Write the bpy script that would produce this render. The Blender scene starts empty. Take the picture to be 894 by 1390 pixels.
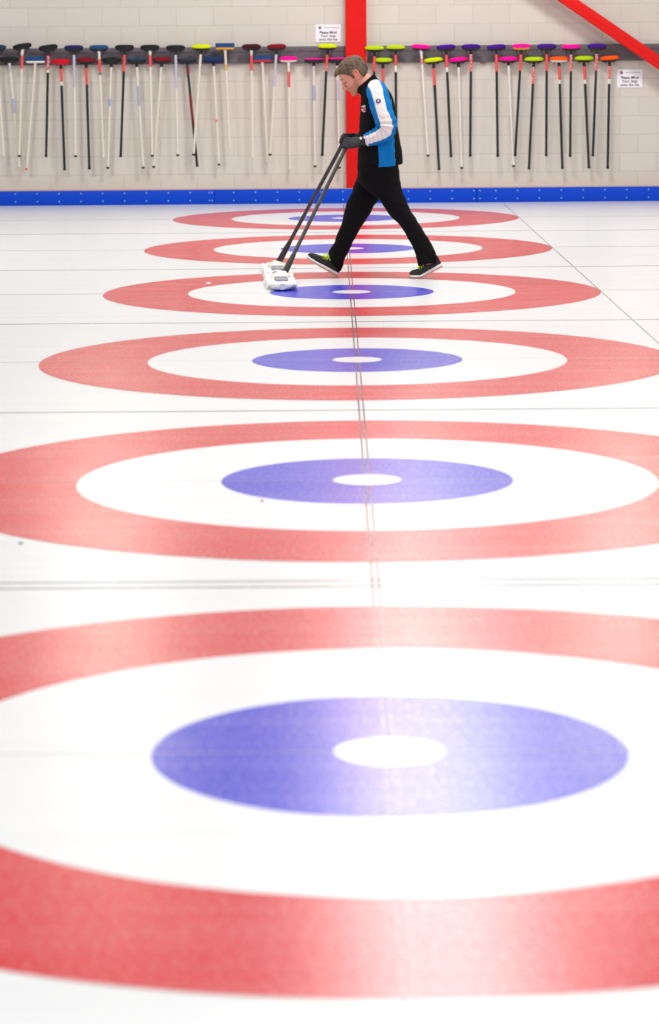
import bpy, bmesh, math, random
from mathutils import Vector, Matrix, noise
from mathutils.bvhtree import BVHTree
random.seed(7)
S = bpy.context.scene
C = S.collection
PI = math.pi

# ------------------------------------------------------------------ camera
F_PX, PITCH, YAW, ROLL = 3683.46, 0.157162, -0.001957, 0.007559
CAM = Vector((-0.13533, 0.0, 1.78341))
cp, sp, cy_, sy_ = math.cos(PITCH), math.sin(PITCH), math.cos(YAW), math.sin(YAW)
fwd = Vector((sy_ * cp, cy_ * cp, -sp)); rt = Vector((cy_, -sy_, 0)); dn = fwd.cross(rt)
cr, sr = math.cos(ROLL), math.sin(ROLL)
R_ = cr * rt + sr * dn; D_ = -sr * rt + cr * dn
cam_d = bpy.data.cameras.new('camera'); cam = bpy.data.objects.new('camera', cam_d); C.objects.link(cam)
U_ = -D_; B_ = -fwd
cam.matrix_world = Matrix(((R_.x, U_.x, B_.x, CAM.x), (R_.y, U_.y, B_.y, CAM.y), (R_.z, U_.z, B_.z, CAM.z), (0, 0, 0, 1)))
cam_d.sensor_fit = 'HORIZONTAL'; cam_d.sensor_width = 36.0; cam_d.lens = F_PX / 894 * 36
cam_d.shift_y = -45 / 894; cam_d.clip_end = 200; cam_d.clip_start = 0.1
cam_d.dof.use_dof = True; cam_d.dof.focus_distance = 21.3
cam_d.dof.aperture_fstop = 148.3 / 1000 / 0.028
S.camera = cam

def ray(px, py):
    return ((px - 447) / F_PX) * R_ + ((py - 650) / F_PX) * D_ + fwd
def U(px, py, y):                      # photo measurement -> point on the plane at depth y
    d = ray(px, py); return CAM + d * (y / d.y)

# ------------------------------------------------------------------ materials
def lin(c):
    return tuple(((v / 255) / 12.92 if v / 255 <= .04045 else ((v / 255 + .055) / 1.055) ** 2.4) for v in c)
def mat(name, rgb, rough=.5, spec=.5, var=.06, nscale=30, bump=0, bscale=200, metal=0, sheen=0):
    m = bpy.data.materials.new(name); m.use_nodes = True; nt = m.node_tree; b = nt.nodes['Principled BSDF']
    c = lin(rgb)
    tc = nt.nodes.new('ShaderNodeTexCoord'); nz = nt.nodes.new('ShaderNodeTexNoise'); nz.inputs['Scale'].default_value = nscale; nz.inputs['Detail'].default_value = 4
    nt.links.new(tc.outputs['Object'], nz.inputs['Vector'])
    mx = nt.nodes.new('ShaderNodeMix'); mx.data_type = 'RGBA'
    mx.inputs[6].default_value = tuple(v * (1 - var) for v in c) + (1,); mx.inputs[7].default_value = tuple(min(1, v * (1 + var)) for v in c) + (1,)
    nt.links.new(nz.outputs['Fac'], mx.inputs[0]); nt.links.new(mx.outputs[2], b.inputs['Base Color'])
    b.inputs['Roughness'].default_value = rough; b.inputs['Specular IOR Level'].default_value = spec; b.inputs['Metallic'].default_value = metal
    if sheen: b.inputs['Sheen Weight'].default_value = sheen
    if bump:
        n2 = nt.nodes.new('ShaderNodeTexNoise'); n2.inputs['Scale'].default_value = bscale; n2.inputs['Detail'].default_value = 5
        nt.links.new(tc.outputs['Object'], n2.inputs['Vector'])
        bp = nt.nodes.new('ShaderNodeBump'); bp.inputs['Strength'].default_value = bump; bp.inputs['Distance'].default_value = .01
        nt.links.new(n2.outputs['Fac'], bp.inputs['Height']); nt.links.new(bp.outputs['Normal'], b.inputs['Normal'])
    return m

def ice_mat(name, rgb, speck=0.0, wear=(1, 1, 1), streak=0.0):
    """frosted, pebbled ice over paint: one gloss for plain and painted ice"""
    m = bpy.data.materials.new(name); m.use_nodes = True; nt = m.node_tree; b = nt.nodes['Principled BSDF']
    tc = nt.nodes.new('ShaderNodeTexCoord'); c = lin(rgb)
    geo = nt.nodes.new('ShaderNodeNewGeometry')
    n1 = nt.nodes.new('ShaderNodeTexNoise'); n1.inputs['Scale'].default_value = 75; n1.inputs['Detail'].default_value = 3
    nt.links.new(geo.outputs['Position'], n1.inputs['Vector'])
    r1 = nt.nodes.new('ShaderNodeMapRange'); r1.inputs['From Min'].default_value = .48; r1.inputs['From Max'].default_value = .66
    r1.inputs['To Min'].default_value = 0; r1.inputs['To Max'].default_value = speck
    nt.links.new(n1.outputs['Fac'], r1.inputs['Value'])
    # long scraping streaks that run along the sheets
    mp = nt.nodes.new('ShaderNodeMapping'); mp.inputs['Scale'].default_value = (.5, 7, 1)
    nt.links.new(geo.outputs['Position'], mp.inputs['Vector'])
    n2 = nt.nodes.new('ShaderNodeTexNoise'); n2.inputs['Scale'].default_value = 1.0; n2.inputs['Detail'].default_value = 5; n2.inputs['Roughness'].default_value = .65
    nt.links.new(mp.outputs['Vector'], n2.inputs['Vector'])
    r2 = nt.nodes.new('ShaderNodeMapRange'); r2.inputs['From Min'].default_value = .45; r2.inputs['From Max'].default_value = .75
    r2.inputs['To Min'].default_value = 0; r2.inputs['To Max'].default_value = streak
    nt.links.new(n2.outputs['Fac'], r2.inputs['Value'])
    ad = nt.nodes.new('ShaderNodeMath'); ad.operation = 'ADD'; ad.use_clamp = True
    nt.links.new(r1.outputs[0], ad.inputs[0]); nt.links.new(r2.outputs[0], ad.inputs[1])
    mx = nt.nodes.new('ShaderNodeMix'); mx.data_type = 'RGBA'; mx.inputs[6].default_value = c + (1,); mx.inputs[7].default_value = wear + (1,)
    nt.links.new(ad.outputs[0], mx.inputs[0]); nt.links.new(mx.outputs[2], b.inputs['Base Color'])
    b.inputs['Roughness'].default_value = ICE_ROUGH; b.inputs['IOR'].default_value = 1.31; b.inputs['Specular IOR Level'].default_value = ICE_SPEC
    n3 = nt.nodes.new('ShaderNodeTexNoise'); n3.inputs['Scale'].default_value = 90; n3.inputs['Detail'].default_value = 2
    nt.links.new(geo.outputs['Position'], n3.inputs['Vector'])
    bp = nt.nodes.new('ShaderNodeBump'); bp.inputs['Strength'].default_value = .25; bp.inputs['Distance'].default_value = .002
    nt.links.new(n3.outputs['Fac'], bp.inputs['Height']); nt.links.new(bp.outputs['Normal'], b.inputs['Normal'])
    return m
ICE_ROUGH, ICE_SPEC = .245, .5

M = {
 'ice': ice_mat('white_ice', (221, 222, 223), .0, (.62, .62, .63), .35),
 'red_paint': ice_mat('red_ice', (196, 20, 34), .26, (.80, .46, .46), .12),
 'blue_paint': ice_mat('blue_ice', (24, 34, 192), .22, (.46, .48, .84), .10),
 'white_paint': ice_mat('white_ring_ice', (224, 225, 226), .0, (.64, .64, .65), .2),
 'line': ice_mat('dark_line_ice', (70, 66, 70), .3, (.6, .6, .6), .2),
 'thin_line': ice_mat('grey_line_ice', (96, 92, 94), .3, (.75, .75, .75), .2),
 'faint_line': ice_mat('faint_line_ice', (140, 138, 145), .1, (.6, .6, .6), .2),
 'black': mat('black_plastic', (22, 22, 23), .5), 'dkhandle': mat('black_carbon_handle', (24, 32, 28), .35),
 'white': mat('white_plastic', (232, 225, 215), .4), 'cream': mat('cream_handle', (228, 219, 205), .4),
 'sticker': mat('red_sticker', (236, 82, 78), .5, var=.1, nscale=60), 'rednwhite': None,
 'lilac': mat('lilac_sticker', (196, 190, 208), .5, var=.14, nscale=80), 'bluetext': mat('pale_blue_print', (172, 176, 206), .5, var=.25, nscale=150),
 'pink': mat('pale_pink_sticker', (240, 130, 140), .5), 'yellowmark': mat('ochre_sticker', (215, 180, 90), .5),
 'p_black': mat('black_fabric', (36, 38, 38), .9, .2, bump=.3), 'p_navy': mat('navy_fabric', (38, 36, 92), .9, .2, bump=.3),
 'p_blue': mat('blue_fabric', (40, 74, 124), .9, .2, bump=.3), 'p_dkblue': mat('dark_blue_fabric', (38, 56, 92), .9, .2, bump=.3),
 'p_red': mat('red_fabric', (206, 22, 38), .9, .2, bump=.3), 'p_dkred': mat('dark_red_fabric', (132, 20, 38), .9, .2, bump=.3),
 'p_maroon': mat('maroon_fabric', (66, 26, 32), .9, .2, bump=.3), 'p_yellow': mat('neon_yellow_fabric', (212, 228, 4), .9, .2, bump=.3),
 'p_lime': mat('lime_fabric', (186, 214, 10), .9, .2, bump=.3), 'p_magenta': mat('magenta_fabric', (246, 8, 152), .9, .2, bump=.3),
 'p_purple': mat('purple_fabric', (68, 22, 136), .9, .2, bump=.3), 'p_orange': mat('orange_fabric', (255, 92, 14), .9, .2, bump=.3),
 'p_slate': mat('slate_fabric', (58, 66, 86), .9, .2, bump=.3), 'ochre': mat('ochre_plastic', (222, 160, 20), .5),
 'wine': mat('wine_handle', (120, 30, 36), .4), 'tipred': mat('red_cap', (226, 82, 70), .5), 'tipbrown': mat('brown_cap', (86, 60, 52), .5),
 'redbase': mat('red_plastic', (200, 20, 50), .5), 'bluebase': mat('blue_plastic', (36, 56, 130), .5),
 'rail': mat('grey_painted_board', (96, 90, 96), .6, var=.12, nscale=12), 'railgroove': mat('dark_groove', (62, 58, 62), .7),
 'railmark': mat('dull_red_mark', (120, 52, 62), .7, var=.3, nscale=120),
 'steel_red': mat('red_painted_steel', (222, 15, 12), .5, .25, var=.08, nscale=5), 'board_blue': mat('blue_board', (0, 68, 200), .5, .2, var=.05, nscale=6),
 'screw': mat('screw_head', (120, 160, 225), .35), 'ledge': mat('pinkish_ledge', (196, 160, 150), .6),
 'paper': mat('white_paper', (246, 242, 248), .7), 'ink': mat('black_ink', (60, 55, 60), .8), 'greyink': mat('grey_ink', (170, 165, 172), .8), 'logo': mat('maroon_logo', (150, 78, 100), .8, var=.3, nscale=200),
 'skin': mat('skin', (226, 158, 134), .5, .4, var=.07, nscale=40), 'stubble': mat('short_beard', (198, 138, 110), .8, .2, var=.22, nscale=300), 'lips': mat('lips', (188, 110, 98), .5),
 'earskin': mat('ear_skin', (226, 138, 116), .5, .4, var=.06), 'hair': mat('grey_brown_hair', (112, 94, 76), .7, .3, var=.34, nscale=120, bump=.6, bscale=260), 'brow': mat('brow_hair', (130, 100, 80), .8), 'eye': mat('eye_white', (176, 150, 138), .5), 'iris': mat('iris', (60, 60, 62), .2),
 'j_black': mat('black_fleece', (15, 15, 17), .9, .15, var=.2, nscale=25, bump=.4), 'j_blue': mat('blue_fleece', (8, 118, 190), .85, .2, var=.06, bump=.3), 'j_white': mat('white_fleece', (232, 224, 220), .85, .2, var=.03, bump=.3), 'j_seam': mat('dark_seam', (10, 50, 90), .9),
 'trouser': mat('black_trouser_cloth', (15, 14, 16), .9, .15, var=.2, nscale=18, bump=.4), 'glove': mat('charcoal_glove', (52, 52, 55), .75, .3, var=.25, nscale=30, bump=.4), 'glovecuff': mat('dark_cuff', (40, 40, 43), .8), 'button': mat('cream_button', (216, 204, 176), .4),
 'shoe': mat('black_mesh_shoe', (44, 46, 44), .8, .3, var=.25, nscale=80, bump=.4), 'sole': mat('white_sole', (228, 226, 228), .5), 'outsole': mat('cream_outsole', (208, 190, 160), .6), 'lace': mat('neon_yellow_lace', (206, 240, 40), .6),
 'mopwhite': mat('white_mop_yarn', (238, 236, 232), .95, .1, var=.05, nscale=60, bump=.8, bscale=90), 'mopgrey': mat('grey_mop_plate', (140, 140, 146), .7, .2, var=.15, nscale=120), 'shaft': mat('grey_carbon_shaft', (62, 58, 58), .35, .5, var=.1), 'shaftdark': mat('dark_shaft_socket', (48, 46, 45), .5), 'snow': mat('ice_shavings', (250, 250, 250), .9), 'lint': mat('dark_red_lint', (150, 70, 80), .9), 'lintgrey': mat('grey_lint', (120, 116, 118), .9),
 'lampbody': mat('white_lamp_body', (225, 225, 225), .5),
}
def rednwhite():
    m = mat('red_and_white_sticker', (236, 66, 62), .5); nt = m.node_tree; b = nt.nodes['Principled BSDF']
    tc = nt.nodes.new('ShaderNodeTexCoord'); nz = nt.nodes.new('ShaderNodeTexNoise'); nz.inputs['Scale'].default_value = 55; nz.inputs['Detail'].default_value = 1
    nt.links.new(tc.outputs['Object'], nz.inputs['Vector'])
    cr = nt.nodes.new('ShaderNodeValToRGB'); e = cr.color_ramp.elements
    e[0].position = .47; e[0].color = lin((232, 62, 60)) + (1,); e[1].position = .56; e[1].color = lin((236, 190, 186)) + (1,)
    nt.links.new(nz.outputs['Fac'], cr.inputs[0]); nt.links.new(cr.outputs[0], b.inputs['Base Color']); return m
M['rednwhite'] = rednwhite()

# ------------------------------------------------------------------ object helpers
def tag(o, label=None, cat=None, group=None, kind=None):
    if label: o['label'] = label
    if cat: o['category'] = cat
    if group: o['group'] = group
    if kind: o['kind'] = kind
    return o
def empty(name, loc, label, cat, group=None):
    o = bpy.data.objects.new(name, None); C.objects.link(o); o.location = loc; o.empty_display_size = .05
    return tag(o, label, cat, group)
WORLDLOC = {}
def obj(name, bm, mats, parent=None, smooth=True, label=None):
    """bm holds world coordinates; link it as one mesh object, origin at its own centre"""
    me = bm if isinstance(bm, bpy.types.Mesh) else bpy.data.meshes.new(name)
    if not isinstance(bm, bpy.types.Mesh):
        bmesh.ops.recalc_face_normals(bm, faces=bm.faces); bm.to_mesh(me); bm.free()
    me.name = name
    if not isinstance(mats, (list, tuple)): mats = [mats]
    if not len(me.materials):
        for m in mats: me.materials.append(m)
    n = len(me.vertices)
    c = Vector((0, 0, 0))
    for v in me.vertices: c += v.co
    c /= max(1, n)
    me.transform(Matrix.Translation(-c))
    if smooth:
        me.polygons.foreach_set('use_smooth', [True] * len(me.polygons))
        try: me.set_sharp_from_angle(angle=math.radians(40))
        except Exception: pass
    o = bpy.data.objects.new(name, me); C.objects.link(o)
    pl = Vector((0, 0, 0))
    if parent is not None:
        o.parent = parent; pl = WORLDLOC.get(parent.name, None) or parent.location.copy()
    o.location = c - pl
    WORLDLOC[o.name] = c
    if label: o['label'] = label
    return o
def loft(bm, rings, cap=True, closed=True, mi=0, mi_fn=None):
    vs = [[bm.verts.new(p) for p in r] for r in rings]
    n = len(vs[0])
    for i in range(len(vs) - 1):
        for j in range(n if closed else n - 1):
            k = (j + 1) % n
            f = bm.faces.new((vs[i][j], vs[i][k], vs[i + 1][k], vs[i + 1][j])); f.material_index = mi_fn(i, j) if mi_fn else mi
    if cap:
        for r in (vs[0], vs[-1]):
            c = bm.verts.new(sum((v.co for v in r), Vector()) / n)
            for j in range(n): f = bm.faces.new((r[j], r[(j + 1) % n], c)); f.material_index = mi
    return vs
def frame(t, up=Vector((0, 1, 0))):
    t = t.normalized(); a = t.cross(up)
    if a.length < 1e-4: a = t.cross(Vector((1, 0, 0)))
    a.normalize(); return a, a.cross(t).normalized()
def tube(bm, path, radii, n=12, mi=0, cap=True, up=Vector((0, 1, 0)), flat=1.0):
    rings = []
    for i, p in enumerate(path):
        t = (path[min(i + 1, len(path) - 1)] - path[max(i - 1, 0)])
        a, b = frame(t, up); r = radii[i] if isinstance(radii, (list, tuple)) else radii
        rings.append([p + a * r * math.cos(2 * PI * k / n) + b * r * flat * math.sin(2 * PI * k / n) for k in range(n)])
    return loft(bm, rings, cap, mi=mi)
def box(bm, a, b, mi=0, bev=0):
    x0, y0, z0 = a; x1, y1, z1 = b
    v = [bm.verts.new(p) for p in ((x0, y0, z0), (x1, y0, z0), (x1, y1, z0), (x0, y1, z0), (x0, y0, z1), (x1, y0, z1), (x1, y1, z1), (x0, y1, z1))]
    fs = [bm.faces.new([v[i] for i in q]) for q in ((0, 3, 2, 1), (4, 5, 6, 7), (0, 1, 5, 4), (1, 2, 6, 5), (2, 3, 7, 6), (3, 0, 4, 7))]
    for f in fs: f.material_index = mi
    if bev:
        es = set(e for f in fs for e in f.edges)
        bmesh.ops.bevel(bm, geom=list(es), offset=bev, segments=2, affect='EDGES', profile=.5)
def sell(th, e):
    c, s = math.cos(th), math.sin(th)
    return math.copysign(abs(c) ** (2 / e), c), math.copysign(abs(s) ** (2 / e), s)
def catmull(pts, sub):
    """pts: list of tuples of floats/Vectors -> smooth interpolation"""
    out = []
    n = len(pts)
    for i in range(n - 1):
        p0, p1, p2, p3 = pts[max(i - 1, 0)], pts[i], pts[i + 1], pts[min(i + 2, n - 1)]
        for k in range(sub):
            t = k / sub
            out.append(tuple(.5 * ((2 * b) + (-a + c) * t + (2 * a - 5 * b + 4 * c - d) * t * t + (-a + 3 * b - 3 * c + d) * t ** 3) for a, b, c, d in zip(p0, p1, p2, p3)))
    out.append(tuple(pts[-1])); return out
def remeshed(bm, voxel, smooth_it=4, fac=.5):
    bmesh.ops.recalc_face_normals(bm, faces=bm.faces)
    me = bpy.data.meshes.new('tmp'); bm.to_mesh(me); bm.free()
    o = bpy.data.objects.new('tmp', me); C.objects.link(o)
    r = o.modifiers.new('r', 'REMESH'); r.mode = 'VOXEL'; r.voxel_size = voxel
    s = o.modifiers.new('s', 'SMOOTH'); s.iterations = smooth_it; s.factor = fac
    dg = bpy.context.evaluated_depsgraph_get()
    res = bpy.data.meshes.new_from_object(o.evaluated_get(dg))
    bpy.data.objects.remove(o); res.materials.clear()
    return res
def paint(me, mats, fn):
    for m in mats: me.materials.append(m)
    for p in me.polygons: p.material_index = fn(p.center, p.normal)
def crinkle(me, fn):
    ns = [v.normal.copy() for v in me.vertices]
    for v, n in zip(me.vertices, ns): v.co += n * fn(v.co)

# ================================================================== SETTING
Y_BOARD = 31.80; Y_WALL = 31.95
bm = bmesh.new(); box(bm, (-9, -2, -.05), (9, Y_WALL, 0)); tag(obj('floor', bm, M['ice'], smooth=False), kind='structure')
# painted concrete block wall
def wall_mat():
    m = bpy.data.materials.new('cream_block_wall'); m.use_nodes = True; nt = m.node_tree; b = nt.nodes['Principled BSDF']
    geo = nt.nodes.new('ShaderNodeNewGeometry'); sx = nt.nodes.new('ShaderNodeSeparateXYZ'); nt.links.new(geo.outputs['Position'], sx.inputs[0])
    cb = nt.nodes.new('ShaderNodeCombineXYZ'); nt.links.new(sx.outputs['X'], cb.inputs['X'])
    az = nt.nodes.new('ShaderNodeMath'); az.operation = 'ADD'; az.inputs[1].default_value = .09; nt.links.new(sx.outputs['Z'], az.inputs[0]); nt.links.new(az.outputs[0], cb.inputs['Y'])
    br = nt.nodes.new('ShaderNodeTexBrick'); br.inputs['Scale'].default_value = 1; br.inputs['Brick Width'].default_value = .43; br.inputs['Row Height'].default_value = .215
    br.inputs['Mortar Size'].default_value = .006; br.inputs['Mortar Smooth'].default_value = .6
    br.inputs['Color1'].default_value = lin((215, 208, 198)) + (1,); br.inputs['Color2'].default_value = lin((211, 204, 193)) + (1,); br.inputs['Mortar'].default_value = lin((201, 194, 184)) + (1,)
    nt.links.new(cb.outputs[0], br.inputs['Vector']); nt.links.new(br.outputs['Color'], b.inputs['Base Color'])
    nz = nt.nodes.new('ShaderNodeTexNoise'); nz.inputs['Scale'].default_value = 60; nt.links.new(geo.outputs['Position'], nz.inputs['Vector'])
    sb = nt.nodes.new('ShaderNodeMath'); sb.operation = 'MULTIPLY_ADD'; sb.inputs[1].default_value = .15; nt.links.new(nz.outputs['Fac'], sb.inputs[0])
    inv = nt.nodes.new('ShaderNodeMath'); inv.operation = 'SUBTRACT'; inv.inputs[0].default_value = 1; nt.links.new(br.outputs['Fac'], inv.inputs[1]); nt.links.new(inv.outputs[0], sb.inputs[2])
    bp = nt.nodes.new('ShaderNodeBump'); bp.inputs['Strength'].default_value = .4; bp.inputs['Distance'].default_value = .004
    nt.links.new(sb.outputs[0], bp.inputs['Height']); nt.links.new(bp.outputs['Normal'], b.inputs['Normal'])
    b.inputs['Roughness'].default_value = .6; b.inputs['Specular IOR Level'].default_value = .3
    return m
bm = bmesh.new(); box(bm, (-9, Y_WALL, -.05), (9, Y_WALL + .2, 7.5)); tag(obj('wall_back', bm, wall_mat(), smooth=False), kind='structure')
# blue kick board along the foot of the wall
Z_BOARD = U(470, 256.2, Y_BOARD).z
bx = [-9, U(291, 265, Y_BOARD).x, U(647, 265, Y_BOARD).x, 9]
bm = bmesh.new()
for i in range(3): box(bm, (bx[i] + .0015, Y_BOARD, 0), (bx[i + 1] - .0015, Y_WALL, Z_BOARD), bev=.004)
kick = tag(obj('baseboard_back', bm, M['board_blue']), kind='structure')
bm = bmesh.new(); box(bm, (-9, Y_BOARD + .004, Z_BOARD), (9, Y_WALL, Z_BOARD + .006)); obj('ledge', bm, M['ledge'], kick, False)
def screw(x, z):
    bm = bmesh.new(); rings = []
    for r, d in ((.010, 0), (.010, .003), (.006, .006)):
        rings.append([Vector((x + r * math.cos(t * PI / 4), Y_BOARD + .001 - d, z + r * math.sin(t * PI / 4))) for t in range(8)])
    loft(bm, rings); obj('screw', bm, M['screw'], kick)
sx_ = [U(20.9 + 29.62 * k, 265, Y_BOARD).x for k in range(-1, 31)] + [U(284, 265, Y_BOARD).x, U(651, 265, Y_BOARD).x]
for x in sx_:
    for z in (.26, .80): screw(x, Z_BOARD * z)

# red steel column against the wall, and the slanting brace
YC = Y_WALL - .13
xl = U(469.3, 128, YC).x; xr = U(497.6, 128, YC).x
cr_ = empty('steel_column', ((xl + xr) / 2, Y_WALL - .065, Z_BOARD), 'upright red painted steel column standing against the block wall', 'column')
bm = bmesh.new(); box(bm, (xl, YC, Z_BOARD + .006), (xr, YC + .02, 7.4), bev=.003); obj('front_flange', bm, M['steel_red'], cr_)
bm = bmesh.new(); xm = (xl + xr) / 2; box(bm, (xm - .012, YC + .02, Z_BOARD + .006), (xm + .012, Y_WALL - .02, 7.4)); obj('web', bm, M['steel_red'], cr_)
bm = bmesh.new(); box(bm, (xl, Y_WALL - .02, Z_BOARD + .006), (xr, Y_WALL - .001, 7.4), bev=.003); obj('rear_flange', bm, M['steel_red'], cr_)
YB = Y_WALL - .24
a = U(754.5, -60 * .68, YB); 
p0 = U(770, 0, YB) + (U(770, 0, YB) - U(894, 85, YB)) * 1.6; p1 = U(894, 85, YB) + (U(894, 85, YB) - U(770, 0, YB)) * 2.05
bm = bmesh.new(); d = (p1 - p0).normalized(); nrm = Vector((-d.z, 0, d.x)); 
if nrm.z < 0: nrm = -nrm
def bar(bm, p0, p1, u, v, hu, hv, bev=0):
    vs = []
    for p in (p0, p1):
        for su, sv in ((-1, -1), (1, -1), (1, 1), (-1, 1)): vs.append(bm.verts.new(p + u * hu * su + v * hv * sv))
    fs = [bm.faces.new([vs[i] for i in q]) for q in ((0, 1, 2, 3), (7, 6, 5, 4), (0, 4, 5, 1), (1, 5, 6, 2), (2, 6, 7, 3), (3, 7, 4, 0))]
    if bev: bmesh.ops.bevel(bm, geom=list(set(e for f in fs for e in f.edges)), offset=bev, segments=3, affect='EDGES', profile=.5)
br_ = empty('steel_brace', p1, 'slanting red steel brace crossing the upper right corner before the wall', 'beam')
bar(bm, p0, p1, nrm, Vector((0, 1, 0)), .068, .06, .012); obj('square_tube', bm, M['steel_red'], br_)
bm = bmesh.new(); bar(bm, p0, p1, nrm, Vector((0, 1, 0)), .012, .064, .004); obj('weld_rib', bm, M['steel_red'], br_)

# ================================================================== HOUSES AND LINES
D0, SP = 6.769, 4.4439
def annulus(r0, r1, cx, cy, z, n=160):
    bm = bmesh.new(); rs = (r1,) if r0 == 0 else (r1, r0)
    top = [[bm.verts.new((cx + r * math.cos(2 * PI * k / n), cy + r * math.sin(2 * PI * k / n), z)) for k in range(n)] for r in rs]
    for k in range(n):
        j = (k + 1) % n
        if r0: bm.faces.new((top[0][k], top[0][j], top[1][j], top[1][k]))
    if not r0: bm.faces.new(top[0])
    return bm
hl = ['large blurred red, white and blue curling target at the very front of the ice',
      'second curling target from the front, behind the thick double divider line',
      'third curling target from the front, its red ring running past the frame edge',
      'curling target whose blue ring touches the nearer mop, white fleck on its red ring',
      'curling target crossed by the feet of the walking man, second from the blue board',
      'smallest curling target, just before the blue board at the back']
for i in range(6):
    y = D0 + SP * i
    h = empty('curling_house', (0, y, 0), hl[i], 'target', 'curling targets painted in a row across the ice')
    obj('red_ring', annulus(1.212, 1.838, 0, y, .0010), M['red_paint'], h, False, 'red outer ring')
    obj('white_ring', annulus(.6096, 1.212, 0, y, .0010), M['white_paint'], h, False, 'white middle ring')
    obj('blue_ring', annulus(.143, .6096, 0, y, .0010), M['blue_paint'], h, False, 'blue inner ring')
    obj('button', annulus(0, .143, 0, y, .0016), M['white_paint'], h, False, 'white centre spot')
def strip(name, x0, y0, x1, y1, w, z, m, label, cat='line', group=None):
    bm = bmesh.new(); d = Vector((x1 - x0, y1 - y0, 0)).normalized(); n = Vector((-d.y, d.x, 0)) * w / 2
    for a, b in (((x0, y0), (x1, y1)),):
        A, B = Vector((*a, 0)), Vector((*b, 0))
        q = [A - n, B - n, B + n, A + n]
        lo = [bm.verts.new(p + Vector((0, 0, .0002))) for p in q]; hi = [bm.verts.new(p + Vector((0, 0, z))) for p in q]
        bm.faces.new(hi)
        for k in range(4): bm.faces.new((lo[k], lo[(k + 1) % 4], hi[(k + 1) % 4], hi[k]))
    return tag(obj(name, bm, m, None, False), label, cat, group)
t = empty('tee_line', (0, 16, 0), 'thin dark double line running through the middle of all the targets', 'line')
for sx in (-.0115, .0115):
    o = strip('thread', sx, -1.5, sx, Y_BOARD - .3, .0080, .0014, M['line'], None, None); o.parent = t; o.location -= t.location
strip('back_line', 1.838, -1.5, 1.838, Y_BOARD - .4, .007, .0016, M['thin_line'], 'thin grey line along the right ends of the targets')
dl = ['thick double grey line between the two nearest targets', 'thin grey line between the second and third targets', 'thin grey line just in front of the target the mops reach',
      'thin grey line passing right behind the walking man\'s shoes', 'faint grey line between the two farthest targets']
for i in range(5):
    y = D0 + SP * (i + .5)
    if i == 0:
        t = empty('divider_line', (0, y, 0), dl[i], 'line', 'lines dividing the curling sheets')
        for s in (-.050, .050):
            o = strip('thread', -9, y + s, 9, y + s, .013, .0014, M['thin_line'], None, None); o.parent = t; o.location -= t.location
    else:
        strip('divider_line', -9, y, 9, y, .016, .0014, M['thin_line'], dl[i], group='lines dividing the curling sheets')
cl = ['faint centre line across the nearest target', 'faint centre line across the second target from the front', 'faint centre line across the third target from the front', 'faint centre line across the target the mops reach', 'faint centre line across the target behind the man\'s feet', 'faint centre line across the smallest target at the back']
for i in range(6):
    strip('centre_line', -9, D0 + SP * i, 9, D0 + SP * i, .005, .0013, M['faint_line'], cl[i], group='centre lines of the curling sheets')
# a few crumbs lying on the ice
def crumb(name, px, py, sx, sy, sz, m, label):
    c = ray(px, py); g = CAM + c * (-CAM.z / c.z); bm = bmesh.new()
    bmesh.ops.create_icosphere(bm, subdivisions=3, radius=1)
    for v in bm.verts:
        v.co *= 1 + .35 * noise.noise(v.co * 1.7 + Vector((px, 0, 0)))
        v.co = Vector((v.co.x * sx, v.co.y * sy, max(-.6, v.co.z) * sz)) + Vector((g.x, g.y, sz * .6 + .0012))
    tag(obj(name, bm, m), label, 'debris')
crumb('ice_chip', 283, 386, .016, .035, .009, M['snow'], 'small white lump of ice shavings on the red ring left of the mops')
crumb('lint_speck', 355.5, 680.5, .007, .011, .003, M['lint'], 'tiny dark red speck on the white ring of the second target')
crumb('lint_speck', 28, 738, .008, .012, .003, M['lintgrey'], 'tiny grey speck on white ice at the far left near the double line')

# ================================================================== BROOM RAIL
YR = Y_WALL - .035
def zr(py): return U(450, py, YR).z
def rail(x0, x1, label, marks):
    z0, z1 = zr(85.5), zr(62.6)
    t = empty('broom_rail', ((x0 + x1) / 2, Y_WALL, z0), label, 'rack', 'grey rails the brooms hang on')
    bm = bmesh.new(); h = (z1 - z0)
    box(bm, (x0, YR, z0), (x1, Y_WALL - .0005, z0 + h * .28), bev=.003); box(bm, (x0, YR + .006, z0 + h * .28), (x1, Y_WALL - .0005, z0 + h * .68)); box(bm, (x0, YR, z0 + h * .68), (x1, Y_WALL - .0005, z1), bev=.003)
    obj('plank', bm, M['rail'], t)
    for px, py in marks:
        c = U(px, py, YR); bm = bmesh.new()
        for k in range(4): box(bm, (c.x - .03 + k * .016, YR - .002, c.z - .011 + .004 * (k % 2)), (c.x - .018 + k * .016, YR + .01, c.z + .011 - .003 * (k % 3)), bev=.001)
        obj('painted_mark', bm, M['railmark'], t, False, 'dull red mark')
    return t
railL = rail(-9, U(469, 75, YR).x - .004, 'grey wooden rail holding the brooms, to the left of the red column', [(409.5, 67.5)])
railR = rail(U(498, 75, YR).x + .004, 9, 'grey wooden rail holding the brooms, to the right of the red column', [(655.5, 85)])

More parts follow.
